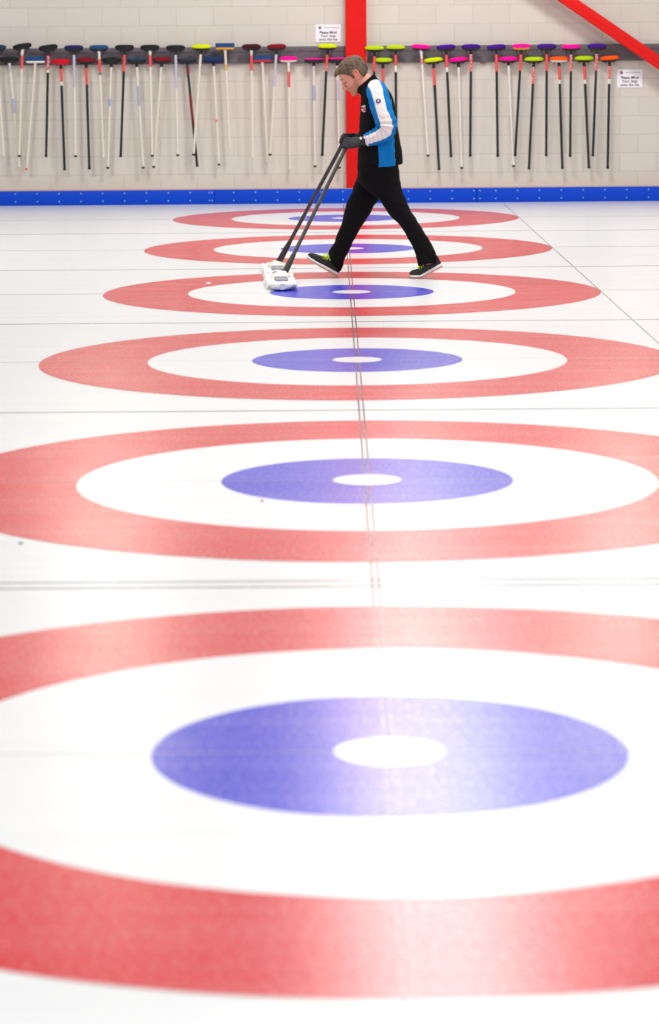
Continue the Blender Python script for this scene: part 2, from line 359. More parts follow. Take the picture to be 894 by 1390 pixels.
YH0 = Y_WALL - .105           # plane of the broom handles
def oval(bm, c, X, Z, w, d, h, e=2.6, mi=0, prof=None, n=36):
    """lying oval pad: half width w along X, half depth d along y, height h along Z"""
    Yv = Vector((0, 1, 0)); rings = []
    prof = prof or [(-.5, .60), (-.38, .80), (-.2, .95), (0, 1), (.18, .97), (.34, .84), (.45, .62), (.5, .36)]
    for zf, s in prof:
        rr = []
        for k in range(n):
            a, b = sell(2 * PI * k / n, e); rr.append(c + X * a * w * (1 - (1 - s) * .8) + Yv * b * d * s + Z * zf * h)
        rings.append(rr)
    loft(bm, rings)
def seg(bm, a, b, r, t0, t1, n=12, bulge=0):
    p, q = a.lerp(b, t0), a.lerp(b, t1)
    tube(bm, [p, p.lerp(q, .08), p.lerp(q, .5), p.lerp(q, .92), q], [r * .92, r, r + bulge, r, r * .92], n)
rng = random.Random(3)
def broom(ox, hx, hy, tx, ty, sy, pad, handle, bands, tip, label, base='black', tilt=0, style='oval', collar='black', parent_rail=None, group='', under=True):
    """ox: zoom offset; coordinates from 4.793x zooms. hx,hy head centre; sy handle start; tx,ty handle end"""
    k = 1 / 4.7933; YH = YH0 - (.055 if hy < 350 else 0)
    P = lambda x, y: U(ox + x * k, y * k, YH)
    head = P(hx, hy); a = P(hx + (tx - hx) * (sy - hy) / (ty - hy), sy); b = P(tx, ty)
    ang = math.radians(tilt); X = Vector((math.cos(ang), 0, math.sin(ang))); Z = Vector((-math.sin(ang), 0, math.cos(ang)))
    t = empty('curling_broom', head - Z * .03, label, 'broom', group)
    bm = bmesh.new()
    if style == 'oval':
        oval(bm, head + Z * .008, X, Z, .112, .044, .058, 2.1); obj('pad', bm, M[pad], t)
        bm = bmesh.new(); oval(bm, head - Z * .022, X, Z, .105, .038, .028, 2.1, prof=[(-.5, .35), (-.2, .72), (.2, .95), (.5, 1)]); obj('head_plate', bm, M[base], t)
    elif style == 'under':            # dark underside with just the rim of a coloured pad on top
        oval(bm, head + Z * .016, X, Z, .113, .043, .026, 2.1); obj('pad', bm, M[pad], t)
        bm = bmesh.new(); oval(bm, head - Z * .012, X, Z, .109, .044, .042, 2.4, prof=[(-.5, .5), (-.2, .85), (.2, 1), (.5, 1)]); obj('head_plate', bm, M[base], t)
    else:                             # brush with a rectangular block of bristles
        bm2 = bmesh.new(); w = .110 if style == 'block' else .115
        oval(bm, head + Z * .016, X, Z, w, .036, .05, 9, prof=[(-.5, .98), (0, 1), (.3, 1.0), (.5, .97)])
        for v in bm.verts: v.co += Vector((0, 0, .002 * noise.noise(v.co * 60)))
        obj('bristles', bm, M[pad], t)
        oval(bm2, head - Z * .022, X, Z, w + .004, .04, .026, 5, prof=[(-.5, .6), (-.3, .9), (.1, 1), (.5, 1)]); obj('head_plate', bm2, M[base], t)
    # joint between head and handle
    bm = bmesh.new(); top = head - Z * .03
    dirh = (b - a).normalized()
    tube(bm, [top + Z * .012, top, top.lerp(a, .4), a, a + dirh * .02], [.030, .024, .017, .018, .017], 12); obj('joint', bm, M[collar], t)
    # pegs carrying the head
    for s in (-1, 1):
        pz = head + X * s * .05 - Z * .0385
        bmp = bmesh.new(); tube(bmp, [Vector((pz.x, Y_WALL - .03, pz.z)), Vector((pz.x, YH - .01, pz.z)), Vector((pz.x, YH - .03, pz.z + .004))], [.006, .006, .005], 8, up=Vector((1, 0, 0))); obj('peg', bmp, M['black'], parent_rail)
    bm = bmesh.new(); tube(bm, [a, a.lerp(b, .3), a.lerp(b, .6), b], .0145, 14); obj('handle', bm, M[handle], t)
    L = (ty - sy)
    for y0, y1, m in bands:
        bm = bmesh.new(); seg(bm, a, b, .0158, max(0, (y0 - sy) / L), (y1 - sy) / L); obj('sticker' if m not in ('dkhandle', 'black', 'white') else 'handle_band', bm, M[m], t)
    if tip:
        bm = bmesh.new(); q = b + dirh * .012; tube(bm, [b - dirh * .012, b - dirh * .01, b + dirh * .006, q], [.0145, .0175, .0175, .012], 14); obj('end_cap', bm, M[tip], t)
    return t
GL, GR = 'brooms hanging on the left rail', 'brooms hanging on the right rail'
R = dict(parent_rail=railL, group=GL)
S_, RW, LI, BT = 'sticker', 'rednwhite', 'lilac', 'bluetext'
broom(0, -22, 312, 22, 1005, 345, 'p_dkblue', 'cream', [], 'white', 'dark blue broom cut off by the left picture edge, first of the top row', **R)
broom(0, 60, 391, 125, 1080, 410, 'p_black', 'cream', [(418, 470, LI), (640, 735, BT)], 'white', 'black broom at the far left of the lower row, cream handle with two blue marks', collar='cream', **R)
broom(0, 145, 304, 125, 1015, 342, 'p_black', 'cream', [(360, 448, S_)], 'black', 'steeply tilted black broom on a cream handle, second of the top row', tilt=9, collar='white', **R)
broom(0, 231, 392, 172, 1100, 412, 'p_blue', 'cream', [], 'tipred', 'blue bristle brush with white base and red handle tip, left end', base='white', style='block', collar='white', **R)
broom(0, 314, 312, 300, 1015, 350, 'p_black', 'dkhandle', [(358, 455, RW), (455, 472, 'white')], 'black', 'black tilted broom on a dark handle, left of the navy broom', tilt=7, **R)
broom(0, 395, 404, 420, 1102, 436, 'p_red', 'dkhandle', [(438, 530, S_), (530, 557, 'white')], 'black', 'bright red broom with a dark handle in the lower row, left end', base='redbase', **R)
broom(0, 480, 315, 491, 1016, 345, 'p_navy', 'cream', [(348, 570, LI)], 'black', 'navy broom with lilac-printed cream handle, left of the blue broom', **R)
broom(0, 560, 396, 581, 1096, 430, 'p_dkred', 'dkhandle', [(436, 550, S_)], 'black', 'dark red broom with red-banded black handle in the lower row', **R)
broom(0, 643, 314, 673, 1020, 340, 'p_blue', 'cream', [(385, 470, S_), (470, 488, 'lintgrey')], 'white', 'mid blue broom on a cream handle, red band under a white collar', collar='white', **R)
broom(130, 101, 395, 78, 1092, 425, 'p_black', 'cream', [(640, 690, BT)], 'black', 'black broom on cream handle in the lower row, right of the mid blue broom', **R)
broom(130, 187, 312, 162, 1016, 345, 'p_black', 'dkhandle', [(352, 465, S_)], 'black', 'level black broom on a black handle with one red band, top row', **R)
broom(130, 264, 396, 308, 1090, 425, 'p_blue', 'cream', [(560, 690, BT)], 'tipbrown', 'thin blue-topped broom on a leaning cream handle with blue print', style='under', **R)
broom(130, 352, 312, 367, 1014, 340, 'p_black', 'cream', [(360, 436, S_)], 'black', 'black broom with white collar and red band on a cream handle, top row', collar='white', **R)
broom(130, 429, 391, 376, 1086, 425, 'p_dkred', 'cream', [], 'black', 'dark red broom on a leaning cream handle in the lower row', **R)
broom(130, 518, 314, 533, 1010, 345, 'p_black', 'cream', [(348, 575, LI)], 'black', 'black broom with lilac-printed handle, left of the neon yellow broom', **R)
broom(130, 592, 396, 659, 1078, 420, 'p_slate', 'dkhandle', [(432, 490, 'wine'), (612, 815, 'wine')], 'black', 'slate blue broom on a thin dark and wine red handle', style='under', collar='p_slate', **R)
broom(130, 685, 309, 636, 1006, 342, 'p_yellow', 'cream', [], 'black', 'neon yellow broom on a cream handle, left rail', **R)
broom(260, 141, 388, 178, 1071, 418, 'p_dkblue', 'cream', [(776, 794, 'pink')], 'tipbrown', 'dark blue bristle brush with navy base and pink dot on its handle', base='p_navy', style='block', **R)
broom(260, 217, 304, 248, 958, 328, 'p_blue', 'cream', [(418, 458, 'yellowmark')], 'white', 'blue bristle brush with a yellow base on a cream handle', base='ochre', style='block', collar='white', **R)
broom(260, 388, 308, 397, 1018, 328, 'p_maroon', 'cream', [(358, 460, S_)], 'white', 'near-black maroon broom with red band on cream handle', collar='white', **R)
broom(260, 459, 384, 494, 1046, 408, 'p_blue', 'cream', [], 'white', 'blue bristle brush with a red base on a plain cream handle', base='redbase', style='block', collar='white', **R)
broom(260, 552, 308, 511, 1006, 342, 'p_dkred', 'cream', [(344, 565, LI)], 'black', 'dark red broom with lilac-printed leaning handle in the top row', tilt=2, **R)
broom(260, 630, 387, 640, 1096, 412, 'p_magenta', 'cream', [(465, 567, S_)], 'white', 'bright magenta broom with red band on cream handle, left rail', base='white', collar='white', **R)
broom(390, 170, 394, 180, 1082, 418, 'p_magenta', 'cream', [(420, 460, LI), (555, 655, BT)], 'black', 'magenta broom with black underside, left of the neon yellow broom by the column', style='under', **R)
broom(390, 260, 306, 226, 1009, 345, 'p_yellow', 'dkhandle', [(350, 420, S_), (420, 460, RW)], 'black', 'neon yellow broom on a black handle beneath the paper sign, left rail', **R)
broom(390, 323, 391, 338, 1090, 415, 'p_magenta', 'cream', [(520, 655, LI)], 'black', 'magenta broom with black underside, tucked beside the column behind the man\'s head', style='under', **R)
R = dict(parent_rail=railR, group=GR)
broom(390, 566, 318, 553, 1010, 352, 'p_lime', 'dkhandle', [(366, 465, S_)], 'black', 'lime broom directly at the red column\'s right side, handle behind the man\'s neck', **R)
broom(390, 620, 397, 628, 1095, 432, 'p_lime', 'dkhandle', [(445, 560, S_)], 'black', 'lower lime broom just behind the man\'s shoulder', **R)
broom(520, 80, 313, 86, 1010, 345, 'p_lime', 'dkhandle', [(355, 425, S_), (425, 468, 'white')], 'black', 'upper lime broom behind the man\'s back, black handle with white band', **R)
broom(520, 245, 310, 291, 1012, 335, 'p_magenta', 'white', [(380, 420, 'pink')], 'black', 'magenta broom on a leaning white handle in the top row', tilt=-4, collar='white', **R)
broom(520, 326, 396, 362, 1100, 432, 'p_yellow', 'dkhandle', [(440, 554, S_)], 'black', 'tilted yellow broom on a leaning black handle, lower row', tilt=6, **R)
broom(520, 408, 311, 440, 1016, 345, 'p_purple', 'dkhandle', [(355, 438, S_), (438, 468, 'white')], 'black', 'purple broom with red and white bands, first purple one right of the man', tilt=3, **R)
broom(520, 488, 393, 510, 1092, 425, 'p_magenta', 'white', [], 'black', 'tilted magenta broom on a white handle, between two purple brooms', tilt=5, **R)
broom(520, 570, 308, 565, 1013, 342, 'p_purple', 'dkhandle', [(352, 465, RW)], 'black', 'level purple broom with an upright black handle, second purple one right of the man', **R)
broom(650, 112, 310, 121, 1014, 342, 'p_purple', 'dkhandle', [(348, 466, S_)], 'black', 'purple broom tilted up to one side, third purple one right of the man', tilt=4, **R)
broom(650, 190, 389, 224, 1080, 415, 'p_magenta', 'white', [], 'black', 'magenta broom on a leaning white handle in the lower row', **R)
broom(650, 275, 306, 234, 1010, 342, 'p_magenta', 'dkhandle', [(350, 460, S_)], 'black', 'magenta broom with an orange rim under its pad', base='ochre', **R)
broom(650, 357, 391, 324, 1096, 425, 'p_lime', 'dkhandle', [(436, 545, RW)], 'black', 'lime broom in the lower row below the orange-rimmed magenta broom', **R)
broom(650, 440, 306, 436, 1010, 340, 'p_purple', 'dkhandle', [(350, 460, S_)], 'black', 'purple broom in the top row between two magenta brooms', **R)
broom(650, 519, 388, 541, 1093, 420, 'p_orange', 'dkhandle', [(430, 520, S_), (520, 545, 'white')], 'black', 'orange broom with a white rim under its pad', base='white', **R)
broom(650, 598, 310, 592, 1014, 342, 'p_magenta', 'dkhandle', [(355, 465, RW)], 'black', 'magenta broom in the top row, last magenta one on the rail', **R)
broom(744, 231, 385, 263, 1088, 418, 'p_lime', 'dkhandle', [(432, 518, S_), (518, 545, 'white')], 'black', 'lime broom between the two orange brooms', **R)
broom(744, 316, 305, 289, 1011, 340, 'p_purple', 'dkhandle', [(350, 460, RW)], 'black', 'purple broom at the end of the top row, next to the last orange broom', **R)
broom(744, 398, 384, 385, 1091, 416, 'p_orange', 'dkhandle', [(430, 512, RW), (512, 545, 'white')], 'black', 'orange broom at the end of the rail, beside the paper sign', tilt=4, **R)

# ================================================================== PAPER SIGNS
def text_mesh(s, size, loc, name, m, parent):
    cu = bpy.data.curves.new('t', 'FONT'); cu.body = s; cu.size = size; cu.align_x = 'CENTER'; cu.align_y = 'CENTER'; cu.extrude = .0006; cu.offset = size * .012
    o = bpy.data.objects.new('t', cu); C.objects.link(o)
    me = bpy.data.meshes.new_from_object(o.evaluated_get(bpy.context.evaluated_depsgraph_get()))
    bpy.data.objects.remove(o); me.materials.clear()
    me.transform(Matrix.Translation(loc) @ Matrix.Rotation(PI / 2, 4, 'X'))
    return obj(name, me, m, parent, False)
def sign(x0, y0, x1, y1, label):
    Y = Y_WALL - .002; a = U(x0, y1, Y); b = U(x1, y0, Y); w = b.x - a.x; h = b.z - a.z
    t = empty('paper_sign', (a.x + w / 2, Y_WALL, a.z), label, 'sign', 'printed paper signs on the wall')
    bm = bmesh.new(); n = 8; g = []
    for j in range(n + 1):
        g.append([bm.verts.new((a.x + w * i / n, Y - .002 - .003 * math.sin(PI * i / n) * (.5 + .5 * math.sin(j)), a.z + h * j / n)) for i in range(n + 1)])
    for j in range(n):
        for i in range(n): bm.faces.new((g[j][i], g[j][i + 1], g[j + 1][i + 1], g[j + 1][i]))
    bmesh.ops.recalc_face_normals(bm, faces=bm.faces); bmesh.ops.solidify(bm, geom=bm.faces[:], thickness=.001)
    obj('paper', bm, M['paper'], t)
    cx = a.x + w * .5; yy = Y - .0062
    for s, f in (('Please Mind', .545), ('Your Step', .345), ('onto the Ice', .15)): text_mesh(s, h * .21, (cx, yy, a.z + h * f), 'printed_words', M['ink'], t)
    bm = bmesh.new(); c = Vector((a.x + w * .17, yy, a.z + h * .82))
    for r0, r1 in ((.008, .018), (.0, .005)):
        ring = [[c + Vector((r * math.cos(k * PI / 10), d, r * math.sin(k * PI / 10))) for k in range(20)] for r, d in ((r1, .001), (r1, 0), (max(r0, .0005), 0), (max(r0, .0005), .001))]
        loft(bm, ring, cap=False)
    obj('emblem', bm, M['logo'], t, False)
    bm = bmesh.new()
    for k in range(11): box(bm, (a.x + w * (.32 + .055 * k), yy, a.z + h * .79), (a.x + w * (.355 + .055 * k), yy + .001, a.z + h * (.84 + .012 * (k % 2))))
    obj('letterhead', bm, M['greyink'], t, False)
sign(428.3, 33, 462, 57.2, 'white paper sign reading Please Mind Your Step onto the Ice, beside the red column')
sign(837, 94, 871.5, 119, 'white paper sign reading Please Mind Your Step onto the Ice, below the slanting brace')

# ================================================================== MOPS
YM = 21.37
mops = []
def mop(c, half, yaw, hand, sock_px, label, yhand):
    """c: centre on ice; long axis mostly along y"""
    L = Vector((math.sin(yaw), math.cos(yaw), 0)); W = Vector((L.y, -L.x, 0)); Zv = Vector((0, 0, 1))
    t = empty('ice_mop', c, label, 'mop', 'dust mops pushed by the man')
    bm = bmesh.new(); rings = []; N = 40; n = 40
    for i in range(N + 1):
        s = -1 + 2 * i / N; e = (1 - abs(s) ** 8) ** .5 if abs(s) < 1 else 0
        e = max(e, .30)
        rr = []
        for k in range(n):
            a, b = sell(2 * PI * k / n, 2.6)
            p = c + L * half * s + W * a * .100 * e + Zv * (.036 + b * .034 * (.6 + .4 * e))
            ns = noise.noise(p * 32) * .011 + noise.noise(p * 70) * .004
            q = p + (W * a + Zv * b * .6) * ns; q.z = max(q.z, .003); rr.append(q)
        rings.append(rr)
    loft(bm, rings); obj('mop_pad', bm, M['mopwhite'], t)
    # fringe of yarn tufts around the rim
    bm = bmesh.new(); rr = random.Random(int(half * 1000 + c.y))
    for i in range(70):
        s = rr.uniform(-.98, .98); sd = rr.choice((-1, 1))
        p = c + L * half * s + W * sd * .088 + Zv * .045; q = p + W * sd * rr.uniform(.02, .034) + L * rr.uniform(-.02, .02); q.z = rr.uniform(.008, .03)
        tube(bm, [p, p.lerp(q, .5) + Zv * .012, q], [.010, .011, .006], 6)
    obj('fringe', bm, M['mopwhite'], t)['kind'] = 'stuff'
    for s0, s1 in ((-.80, -.22), (.22, .80)):
        bm = bmesh.new(); mid = c + L * half * (s0 + s1) / 2 + Zv * .074
        rg = []
        for zf, sc in ((-.008, 1), (.003, 1), (.006, .92)):
            rg.append([mid + L * a * half * (s1 - s0) / 2 * sc + W * b * .050 * sc + Zv * zf for a, b in (sell(2 * PI * k / 32, 7) for k in range(32))])
        loft(bm, rg); obj('top_plate', bm, M['mopgrey'], t, label='grey top plate')
    sock = U(sock_px[0], sock_px[1], c.y); base = Vector((c.x, c.y, .08))
    bm = bmesh.new(); rg = []
    for zf, a_, b_ in ((.066, .11, .075), (.084, .105, .07), (.098, .06, .045), (.112, .03, .03)):
        rg.append([Vector((c.x, c.y, zf)) + (sock - Vector((c.x, c.y, sock.z))) * ((zf - .066) / .046) + L * a * a_ + W * b * b_ for a, b in (sell(2 * PI * k / 28, 3) for k in range(28))])
    loft(bm, rg); obj('swivel_mount', bm, M['white'], t)
    h = hand; d = (h - sock).normalized()
    bm = bmesh.new(); tube(bm, [sock - d * .02, sock + d * .02, sock + d * .16, sock + d * .22], [.020, .026, .021, .0165], 14); obj('socket', bm, M['shaftdark'], t)
    bm = bmesh.new(); tube(bm, [sock + d * .15, sock.lerp(h, .3), sock.lerp(h, .7), h + d * .035], .0148, 14); obj('handle', bm, M['shaft'], t)
    bm = bmesh.new(); tube(bm, [h - d * .07, h - d * .06, h + d * .042, h + d * .05], [.015, .0168, .0168, .013], 14); obj('grip', bm, M['shaftdark'], t)
    return d
YN, YF = YM - .17, YM + .15
handN = U(471.5, 195.8, YN); handF = U(467.6, 190.2, YF)
dN = mop(Vector((-.540, 20.70, 0)), .50, -.05, handN, (382.5, 378), 'nearer white ice mop with grey top plates, edge on the blue ring', YN)
dF = mop(Vector((-.588, 21.73, 0)), .49, -.05, handF, (376.3, 359.5), 'farther white ice mop, mostly behind the nearer one', YF)

# ================================================================== THE MAN
man = empty('person', (U(515, 376, YM).x, YM, 0), 'man in a black, blue and white jacket walking and pushing two mops over the ice', 'person')
def P(px, py, dy=0): return U(px, py, YM + dy)
def pair_rings(rows, sub=6, n=48, e=2.3):
    """rows: (Fx,Fy,Bx,By,dy,b)"""
    out = []
    for fx, fy, bx_, by, dy, b in catmull(rows, sub):
        Fp, Bp = P(fx, fy, dy), P(bx_, by, dy); c = (Fp + Bp) / 2; a = (Fp - Bp) / 2
        rr = []
        for k in range(n):
            u, v = sell(2 * PI * k / n, e); rr.append(c + a * u + Vector((0, b * v, 0)))
        out.append(rr)
    return out
def closed_loft(bm, rings): loft(bm, rings, True)

# --- head frame
HS = 1.08; TILT = math.radians(37)
fv = Vector((-math.cos(TILT), 0, -math.sin(TILT))); uv = Vector((-math.sin(TILT), 0, math.cos(TILT))); sv = Vector((0, -1, 0))
EAR = P(483.3, 100.6)
H0 = EAR + (fv * .014 - uv * -.002) * HS
def HL(f, u, s=0): return H0 + (fv * f + uv * u + sv * s) * HS
def Hinv(p): d = (p - H0) / HS; return d.dot(fv), d.dot(uv), d.dot(sv)
skull = [(-.120, .078, .050, .016), (-.114, .092, .030, .032), (-.100, .099, .000, .046), (-.080, .098, -.030, .056), (-.055, .097, -.060, .062), (-.03, .094, -.083, .068), (0, .090, -.098, .0735),
         (.03, .096, -.105, .0765), (.06, .093, -.104, .0765), (.085, .080, -.094, .071), (.105, .056, -.070, .056), (.118, .022, -.035, .030), (.121, .0, -.01, .008)]
def skull_rings(grow=0, n=40, lo=-1):
    out = []
    for u, f, b, w in catmull(skull, 4):
        if u < lo: continue
        c = (f + b) / 2; a = (f - b) / 2 + grow; w2 = w + grow; rr = []
        for k in range(n):
            x, y = sell(2 * PI * k / n, 2.25)
            wf = w2 * (1 - .16 * max(0, x) ** 2)
            rr.append(HL(c + a * x, u * (1 + grow / .12 if u > 0 else 1), wf * y))
        out.append(rr)
    return out
bm = bmesh.new()
closed_loft(bm, skull_rings())
def blob(bm, c, rx, ry, rz, ax=(fv, uv, sv), n=16, m=10):
    rings = []
    for i in range(1, m):
        t = PI * i / m; rings.append([c + (ax[0] * rx * math.sin(t) * math.cos(2 * PI * k / n) + ax[2] * rz * math.sin(t) * math.sin(2 * PI * k / n) + ax[1] * ry * math.cos(t)) for k in range(n)])
    loft(bm, rings)
# nose, brow, lips, chin, ears
tube(bm, [HL(.088, .028), HL(.096, .012), HL(.108, -.010), HL(.118, -.028), HL(.108, -.042), HL(.09, -.044)], [.008 * HS, .011 * HS, .0135 * HS, .0145 * HS, .0135 * HS, .010 * HS], 14)
for s in (-1, 1):
    blob(bm, HL(.103, -.036, s * .012), .010, .008, .008)
    tube(bm, [HL(.094, .028, s * .006), HL(.093, .032, s * .026), HL(.078, .027, s * .046)], [.008, .0095, .008], 10)
    blob(bm, HL(.078, -.022, s * .040), .018, .016, .014)
tube(bm, [HL(.083, -.066, .022), HL(.0985, -.063, .009), HL(.0995, -.0625, 0), HL(.0985, -.063, -.009), HL(.083, -.066, -.022)], [.005, .0075, .0075, .0075, .005], 10)
tube(bm, [HL(.082, -.074, .020), HL(.0965, -.076, .008), HL(.0975, -.0765, 0), HL(.0965, -.076, -.008), HL(.082, -.074, -.020)], [.005, .0075, .008, .0075, .005], 10)
blob(bm, HL(.088, -.105), .018, .016, .022)
# neck
nk = [(484.5, 121, 497.5, 98, 0, .062), (485, 125, 502, 102, 0, .063), (489, 131, 508, 108, 0, .067), (494, 140, 516, 116, 0, .085), (497, 150, 525, 128, 0, .15), (497, 165, 529, 157, 0, .16), (494, 190, 532, 185, 0, .16), (492, 215, 534, 215, 0, .155), (492, 235, 536, 235, 0, .16), (496, 248, 532, 250, 0, .14)]
closed_loft(bm, pair_rings(nk, 4, 32, 2.1))
# slim limbs under the clothes, one surface with the trunk
legF = [(488, 226, 532, 224, .085, .11), (484, 240, 524, 248, .09, .11), (478, 256, 515, 268, .095, .105), (472, 272, 505, 285, .10, .098), (467, 288, 493.5, 303, .10, .09), (461.8, 308, 484.5, 318.5, .10, .082), (457, 321, 478, 331.5, .10, .078), (450.5, 334, 472, 343, .10, .075), (446.2, 342.5, 467, 353.5, .10, .073), (446.5, 348, 461.5, 368.5, .10, .07)]
legN = [(488, 226, 540.5, 224, -.085, .11), (489, 242, 543, 246, -.09, .11), (499, 260, 548, 264, -.095, .107), (515, 272, 554, 279, -.10, .1), (528, 291, 564.5, 297.5, -.10, .09), (540.5, 304, 573.5, 311, -.10, .083), (551, 318.5, 582.5, 326, -.10, .078), (559.5, 334, 589.5, 341, -.10, .074), (564.5, 348, 594, 351, -.10, .07), (566, 360.5, 595.3, 356, -.10, .068)]
def inner(rows, k): return [(fx + (bx_ - fx) * k, fy + (by - fy) * k, bx_ - (bx_ - fx) * k, by - (by - fy) * k, dy, b * (1 - 1.2 * k)) for fx, fy, bx_, by, dy, b in rows]
closed_loft(bm, pair_rings(inner(legF, .2), 3, 24, 2.1)); closed_loft(bm, pair_rings(inner(legN, .2), 3, 24, 2.1))
armN = [(508, 117, -.10, .060), (511, 123, -.165, .082), (514, 135, -.205, .084), (518.5, 152, -.235, .0815), (524, 167, -.248, .080), (523.5, 176.5, -.248, .076), (515, 182.5, -.235, .066), (505.5, 187, -.215, .056), (497.5, 190.3, -.195, .048)]
armF = [(508, 117, .10, .060), (511, 123, .165, .080), (513, 135, .205, .08), (517, 152, .235, .078), (520, 166, .245, .076), (516, 176, .245, .07), (507, 181, .22, .062), (499, 183.5, .20, .054), (493, 185, .185, .046)]
for arm in (armN, armF):
    pts = catmull(arm, 4); tube(bm, [P(x, y, dy) for x, y, dy, r in pts], [r * .56 for *_, r in pts], 16)
# inner hands inside the gloves, feet inside the shoes
for wp, hp, o_ in ((P(499, 190, -.197), handN, -1), (P(493, 185.4, .184), handF, 1)):
    kp = hp + Vector((.004, .024 * o_, 0)); tube(bm, [wp, wp.lerp(kp, .3), wp.lerp(kp, .7), kp], [.024, .018, .015, .010], 12)
me = remeshed(bm, .0045, 3)
def skin_fn(c, n):
    f, u, s = Hinv(c); u += .010 * noise.noise(c * 70) + .006 * noise.noise(c * 200); f += .006 * noise.noise(c * 90)
    if u < -.03 and f > .012 and abs(s) < .09 and u > -.135:
        if f > .086 and abs(s) < .02 and -.083 < u < -.058: return 2
        if u < -.046 + .35 * max(0, .06 - f) - .0 and not (f > .1 and u > -.055): return 1
        if f > .075 and -.060 < u < -.048 and abs(s) < .03: return 1
    return 0
paint(me, [M['skin'], M['stubble'], M['lips']], skin_fn)
body = obj('body', me, None, man)
# ears (skin folds)
for s in (-1, 1):
    bm = bmesh.new(); c = HL(-.014, -.004, s * .084); fa = (fv * .95 + uv * -.15).normalized(); ua = (uv * .97 - fv * .2).normalized()
    rim = []
    for k in range(15):
        t = math.radians(-60 + 300 * k / 14); rim.append(c + (-fa * math.sin(t + .5) * .0 + fa * (-.018 * math.cos(t - PI * .5 - .3)) * -1 * 0 + ua * .031 * math.cos(t - .35) - fa * .019 * math.sin(t - .35)) * HS + sv * s * .009)
    tube(bm, rim, [.0045] * 15, 8)
    blob(bm, c - sv * s * .002, .020 * HS, .031 * HS, .010, (fa, ua, sv)); blob(bm, c - ua * .026 * HS + fa * .004 + sv * s * .002, .009, .010, .006, (fa, ua, sv))
    obj('ear', bm, M['earskin'], man)
    bm = bmesh.new(); blob(bm, HL(.0775, .003, s * .033), .011, .010, .012); obj('eye', bm, M['eye'], man)
    bm = bmesh.new(); blob(bm, HL(.0875, -.003, s * .034), .003, .004, .006); obj('iris', bm, M['iris'], man)
    bm = bmesh.new(); blob(bm, HL(.0815, .0085, s * .033), .0138, .0095, .0155); obj('eyelid', bm, M['skin'], man)
    bm = bmesh.new(); tube(bm, [HL(.1025, .031, s * .012), HL(.101, .036, s * .028), HL(.083, .033, s * .049)], [.003, .0042, .002], 8); obj('eyebrow', bm, M['brow'], man)
# --- hair: shell over the skull, cut at the hairline, with a swept fringe
def hairline(f):          # lowest u that carries hair, by position along the head
    pts = [(-.13, -.075), (-.085, -.072), (-.05, -.055), (-.040, -.01), (-.034, .028), (-.008, .036), (.008, .02), (.012, -.016), (.024, -.018), (.028, .012), (.05, .040), (.075, .066), (.09, .072), (.13, .074)]
    for (a, b), (c, d) in zip(pts, pts[1:]):
        if a <= f <= c: return b + (d - b) * (f - a) / (c - a)
    return .074 if f > 0 else -.075
bm = bmesh.new(); closed_loft(bm, skull_rings(.006, 72))
bmesh.ops.subdivide_edges(bm, edges=bm.edges[:], cuts=1, use_grid_fill=True)
kill = []
for v in bm.verts:
    f, u, s = Hinv(v.co)
    g = .006 * noise.noise(Vector((f * 90 + u * 30, u * 25, s * 90))) + .004 * noise.noise(v.co * 160)
    top = max(0, min(1, (u - .06) / .06)); fr = max(0, min(1, (f - .02) / .07))
    dirn = (v.co - HL(0, .02)).normalized()
    v.co += dirn * (g * .8 + .003 + .004 * top) + (fv * .004 * fr) * (1 if u > .06 else 0)
    if u < hairline(f) + .004 * noise.noise(v.co * 120): kill.append(v)
bmesh.ops.delete(bm, geom=kill, context='VERTS')
bmesh.ops.recalc_face_normals(bm, faces=bm.faces); bmesh.ops.solidify(bm, geom=bm.faces[:], thickness=.012)
rr = random.Random(5)
for i in range(90):      # locks of the fringe sweeping forward and up
    s = rr.uniform(-.052, .052); k = 1 - (abs(s) / .07) ** 2
    p = HL(.04 + .02 * k + rr.uniform(-.02, .01), .106 + .006 * k + rr.uniform(-.012, .004), s * .9); q = HL(.084 + rr.uniform(-.006, .006), .098 + rr.uniform(-.018, .004), s); e_ = HL(.116 * (.84 + .16 * k) + rr.uniform(-.008, .006), .084 + rr.uniform(-.012, .008), s * 1.05)
    tube(bm, [p, q, q.lerp(e_, .55) + fv * .002, e_], [.009, .0095, .0075, .002], 6)
for i in range(160):     # short locks lying back over the crown and sides
    th = rr.uniform(-PI, PI); u = rr.uniform(-.02, .118); x, y = math.cos(th), math.sin(th)
    row = min(skull, key=lambda q: abs(q[0] - u)); f = (row[1] + row[2]) / 2 + (row[1] - row[2]) / 2 * x; w = row[3] * y
    if u < hairline(f) + .012: continue
    p = HL(f, u, w); o_ = (p - HL(0, .01)).normalized(); p = p + o_ * .011
    dd = (fv * -.5 - uv * .75); dd = (dd - o_ * dd.dot(o_)).normalized()
    tube(bm, [p - dd * .012, p + o_ * .003, p + dd * .016], [.003, .006, .002], 6)
obj('hair', bm, M['hair'], man, label='short grey-brown hair swept forward')

